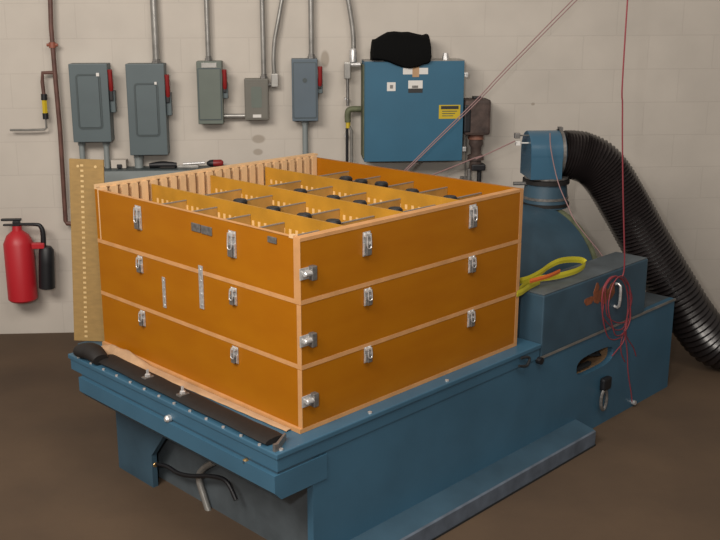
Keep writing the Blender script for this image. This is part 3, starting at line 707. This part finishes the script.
# black cloth heaped on the cabinet
xs = [371, 372, 375, 380, 387, 394, 401, 408, 416, 422, 426, 428, 429]
tops = [52, 40, 38, 36, 33, 30.5, 31.5, 32.8, 33.5, 34, 34.5, 35, 38]
bots = [59, 60, 60, 60.5, 62, 65, 67.5, 68.5, 67, 64.5, 63.5, 62, 58]
b = MB(); rings = []; Yc = WY - .125
ztop = CBX.location.z + h + .0045
for i, x in enumerate(xs):
    a = at_y(x, tops[i], Yc - .03); c = at_y(x, bots[i], WY - dd - .012); ring = []
    X = (a.x + at_y(x, bots[i], Yc).x) / 2; e = (.5, .9)[i > 0] if i in (0, len(xs) - 1) else 1
    zt2 = a.z
    ov = c.z                       # how far the cloth hangs in front of the door
    prof = [(-.215, ov), (-.250, ov + .01), (-.252, ztop + .02), (-.235, ztop + .07), (-.19, zt2 - .02), (-.14, zt2), (-.09, zt2 - .012), (-.045, zt2 - .05), (-.03, ztop + .04), (-.04, ztop), (-.12, ztop), (-.20, ztop), (-.229, ztop)]
    prof[0] = (-.229, ov)
    for k, (yy, zz) in enumerate(prof):
        yy = -.13 + (yy + .13) * (e if k not in (0, 1, 12) else 1)
        ring.append(b.bm.verts.new((X, WY + yy + .004 * math.sin(i * 2.3 + k), zz + (.006 * math.sin(i * 1.9 + k * 1.4) if 3 <= k <= 7 else 0))))
    rings.append(ring)
n = len(rings[0])
for a_, c_ in zip(rings, rings[1:]):
    for k in range(n): b.bm.faces.new((a_[k], a_[(k + 1) % n], c_[(k + 1) % n], c_[k]))
b.bm.faces.new(rings[0]); b.bm.faces.new(rings[-1])
o = b.build('black_cloth', 'cloth', None, True)
tag(o, 'bundled black cloth heaped on top of the blue control cabinet', 'cloth')

# valve actuator right of the cabinet
Yv = WY - .15
a = at_y(465.5, 100, Yv - .08); c = at_y(490.5, 135.5, Yv - .08)
VA = thing('valve_actuator', 'rusty brown motorised valve on pipes right of the blue cabinet', 'valve', ((a.x + c.x) / 2, Yv, 0.0)); w = (c.x - a.x) / 2
MB().box(-w, w, -.08, .08, c.z, a.z, .018).build('housing', 'rust', VA)
MB().box(-w - .004, -w + .035, -.086, .07, c.z + .02, a.z - .03, .008).build('cover_plate', 'blackp', VA)
MB().box(-.02, .03, -.03, .03, a.z, a.z + .014, .004).build('top_cap', 'blackp', VA)
zf = at_y(478, 139, Yv).z; zg = at_y(478, 170, Yv).z
MB().lathe((.006, 0, c.z), (.006, 0, -9), [(0, .045), (c.z - zf, .048), (c.z - zf, .030), (c.z - zf + .02, .030)], 20).build('flange', 'rustl', VA, True)
MB().lathe((.008, 0, zf), (.008, 0, -9), [(0, .040), (.03, .044), (.05, .032), (.09, .032), (.10, .050), (.125, .050), (.125, .036), (zf - zg, .036)], 16).build('valve_body', 'rust', VA, True)
MB().box(-.02, .065, -.04, .04, zg, zg + .04, .008).build('lower_union', 'blackp', VA)
for dx, m in ((-.028, 'zincd'), (.034, 'blackp')):
    MB().cyl((dx, 0, 0.0005), (dx, 0, zg + .01), .014, 12).build('supply_pipe', m, VA, True)
MB().box(-.01, .01, .07, WY - Yv - .0005, (a.z + c.z) / 2 - .03, (a.z + c.z) / 2 + .03).build('wall_bracket', 'zincd', VA)

# pipes left of the cabinet
t = thing('conduit', 'grey conduit with an elbow fitting entering top left of blue cabinet', 'conduit', at_y(353, 26, WY - .06)); o0 = t.location.copy()
def rq(x, y, Y=WY - .06): return at_y(x, y, Y) - o0
MB().tube([rq(343, -25), rq(349, 5), rq(352.5, 28), rq(353.5, 45), rq(352.5, 62)], .0145, 14, 5).build('pipe', 'conduit', t, True)
MB().lathe(rq(353, 62), rq(353, 40), [(0, .022), (.07, .022), (.08, .016)], 12).build('coupling', 'zinc', t, True)
o = MB().box(rq(344, 60).x, rq(350.5, 60).x, -.025, .025, rq(347, 79).z, rq(347, 62).z, .006).build('elbow_body', 'conduit', t)
MB().cyl((rq(347, 63).x, 0, rq(347, 64.5).z), (rq(358.5, 63).x + .01, 0, rq(347, 64.5).z), .015, 12).build('nipple', 'zinc', o, True)
t = thing('conduit', 'dark thin pipe with olive elbow on the left side of blue cabinet', 'conduit', at_y(348, 110, WY - .07)); o0 = t.location.copy()
MB().tube([rq(347.5, 78, WY - .07), rq(347.8, 106, WY - .07)], .0095, 10, 0).build('upper_pipe', 'zincd', t, True)
MB().tube([rq(361, 109, WY - .07), rq(353, 109, WY - .07), rq(348.5, 110.5, WY - .07), rq(347.5, 116, WY - .07), rq(347.8, 122, WY - .07)], .018, 14, 4).build('elbow', 'olive', t, True)
MB().cyl(rq(348, 121, WY - .07), rq(348, 128, WY - .07), .014, 6).build('yellow_nut', 'yellow', t)
p = rq(347, 128, WY - .07); MB().cyl((p.x, 0, p.z), (p.x, 0, -o0.z + .0005), .009, 10).build('lower_pipe', 'blackp', t, True)
p = rq(351.5, 128, WY - .07); MB().tube([rq(349, 126, WY - .07), rq(351.5, 131, WY - .07), (p.x, 0, -o0.z + .0005)], .0085, 10, 0).build('lower_pipe', 'conduit', t, True)
for y in (99, 136):
    p = rq(346, y, WY - .07); MB().cyl(p, (p.x, WY - o0.y - .0005, p.z), .008, 8).build('pipe_standoff', 'zinc', t)
P = at_y(465.5, 160, WY - .04)
t = thing('conduit', 'very thin grey tube on the wall between blue cabinet and rusty valve', 'conduit', (P.x, WY - .04, .0005))
MB().cyl((0, 0, 0), (0, 0, P.z + .25), .0045, 8).build('pipe', 'conduit', t, True)
zz = at_y(465, 179, WY - .04).z; MB().box(-.025, .025, -.01, .0395, zz - .012, zz + .012, .002).build('bracket', 'zincd', t)

# pink cords
def cordline(label, runs, r, m='pink'):
    t = thing('loose_cord', label, 'cord', runs[0][0]); o = Vector(runs[0][0])
    for P in runs: MB().tube([Vector(p) - o for p in P], r, 6, 4).build('strand', m, t, True)
def ext(P, Q, z):
    P = Vector(P); Q = Vector(Q); k = (z - P.z) / (Q.z - P.z); return P + (Q - P) * k
runs = []
for dx in (0, 4.0):
    a = at_y(549 + dx, 24, 5.45); c = at_y(408 + dx * .6, 167, 5.45)
    runs.append([ext(a, c, 4.2), a, (a + c) / 2 - Vector((0, 0, .012)), c, ext(a, c, .004)])
cordline('pair of dull pink cords slanting across the front of the blue cabinet', runs, .0032)
a = at_y(515, 141, 5.05); c = at_y(440, 172, 5.3)
cordline('thin pink cord slanting from the duct lug down behind the crates', [[a, (a + c) / 2 - Vector((0, 0, .01)), c, ext(a, c, .004)]], .0035)
cordline('pink cord hanging from the hose clamp down past the shaker drum', [[at_y(550, 133, 4.99), at_y(551, 150, 4.98), at_y(558, 182, 4.95), at_y(568, 206, 4.80), at_y(577, 224, 4.75), at_y(604, 258, 4.72), at_y(612, 275, 4.68)]], .0028)
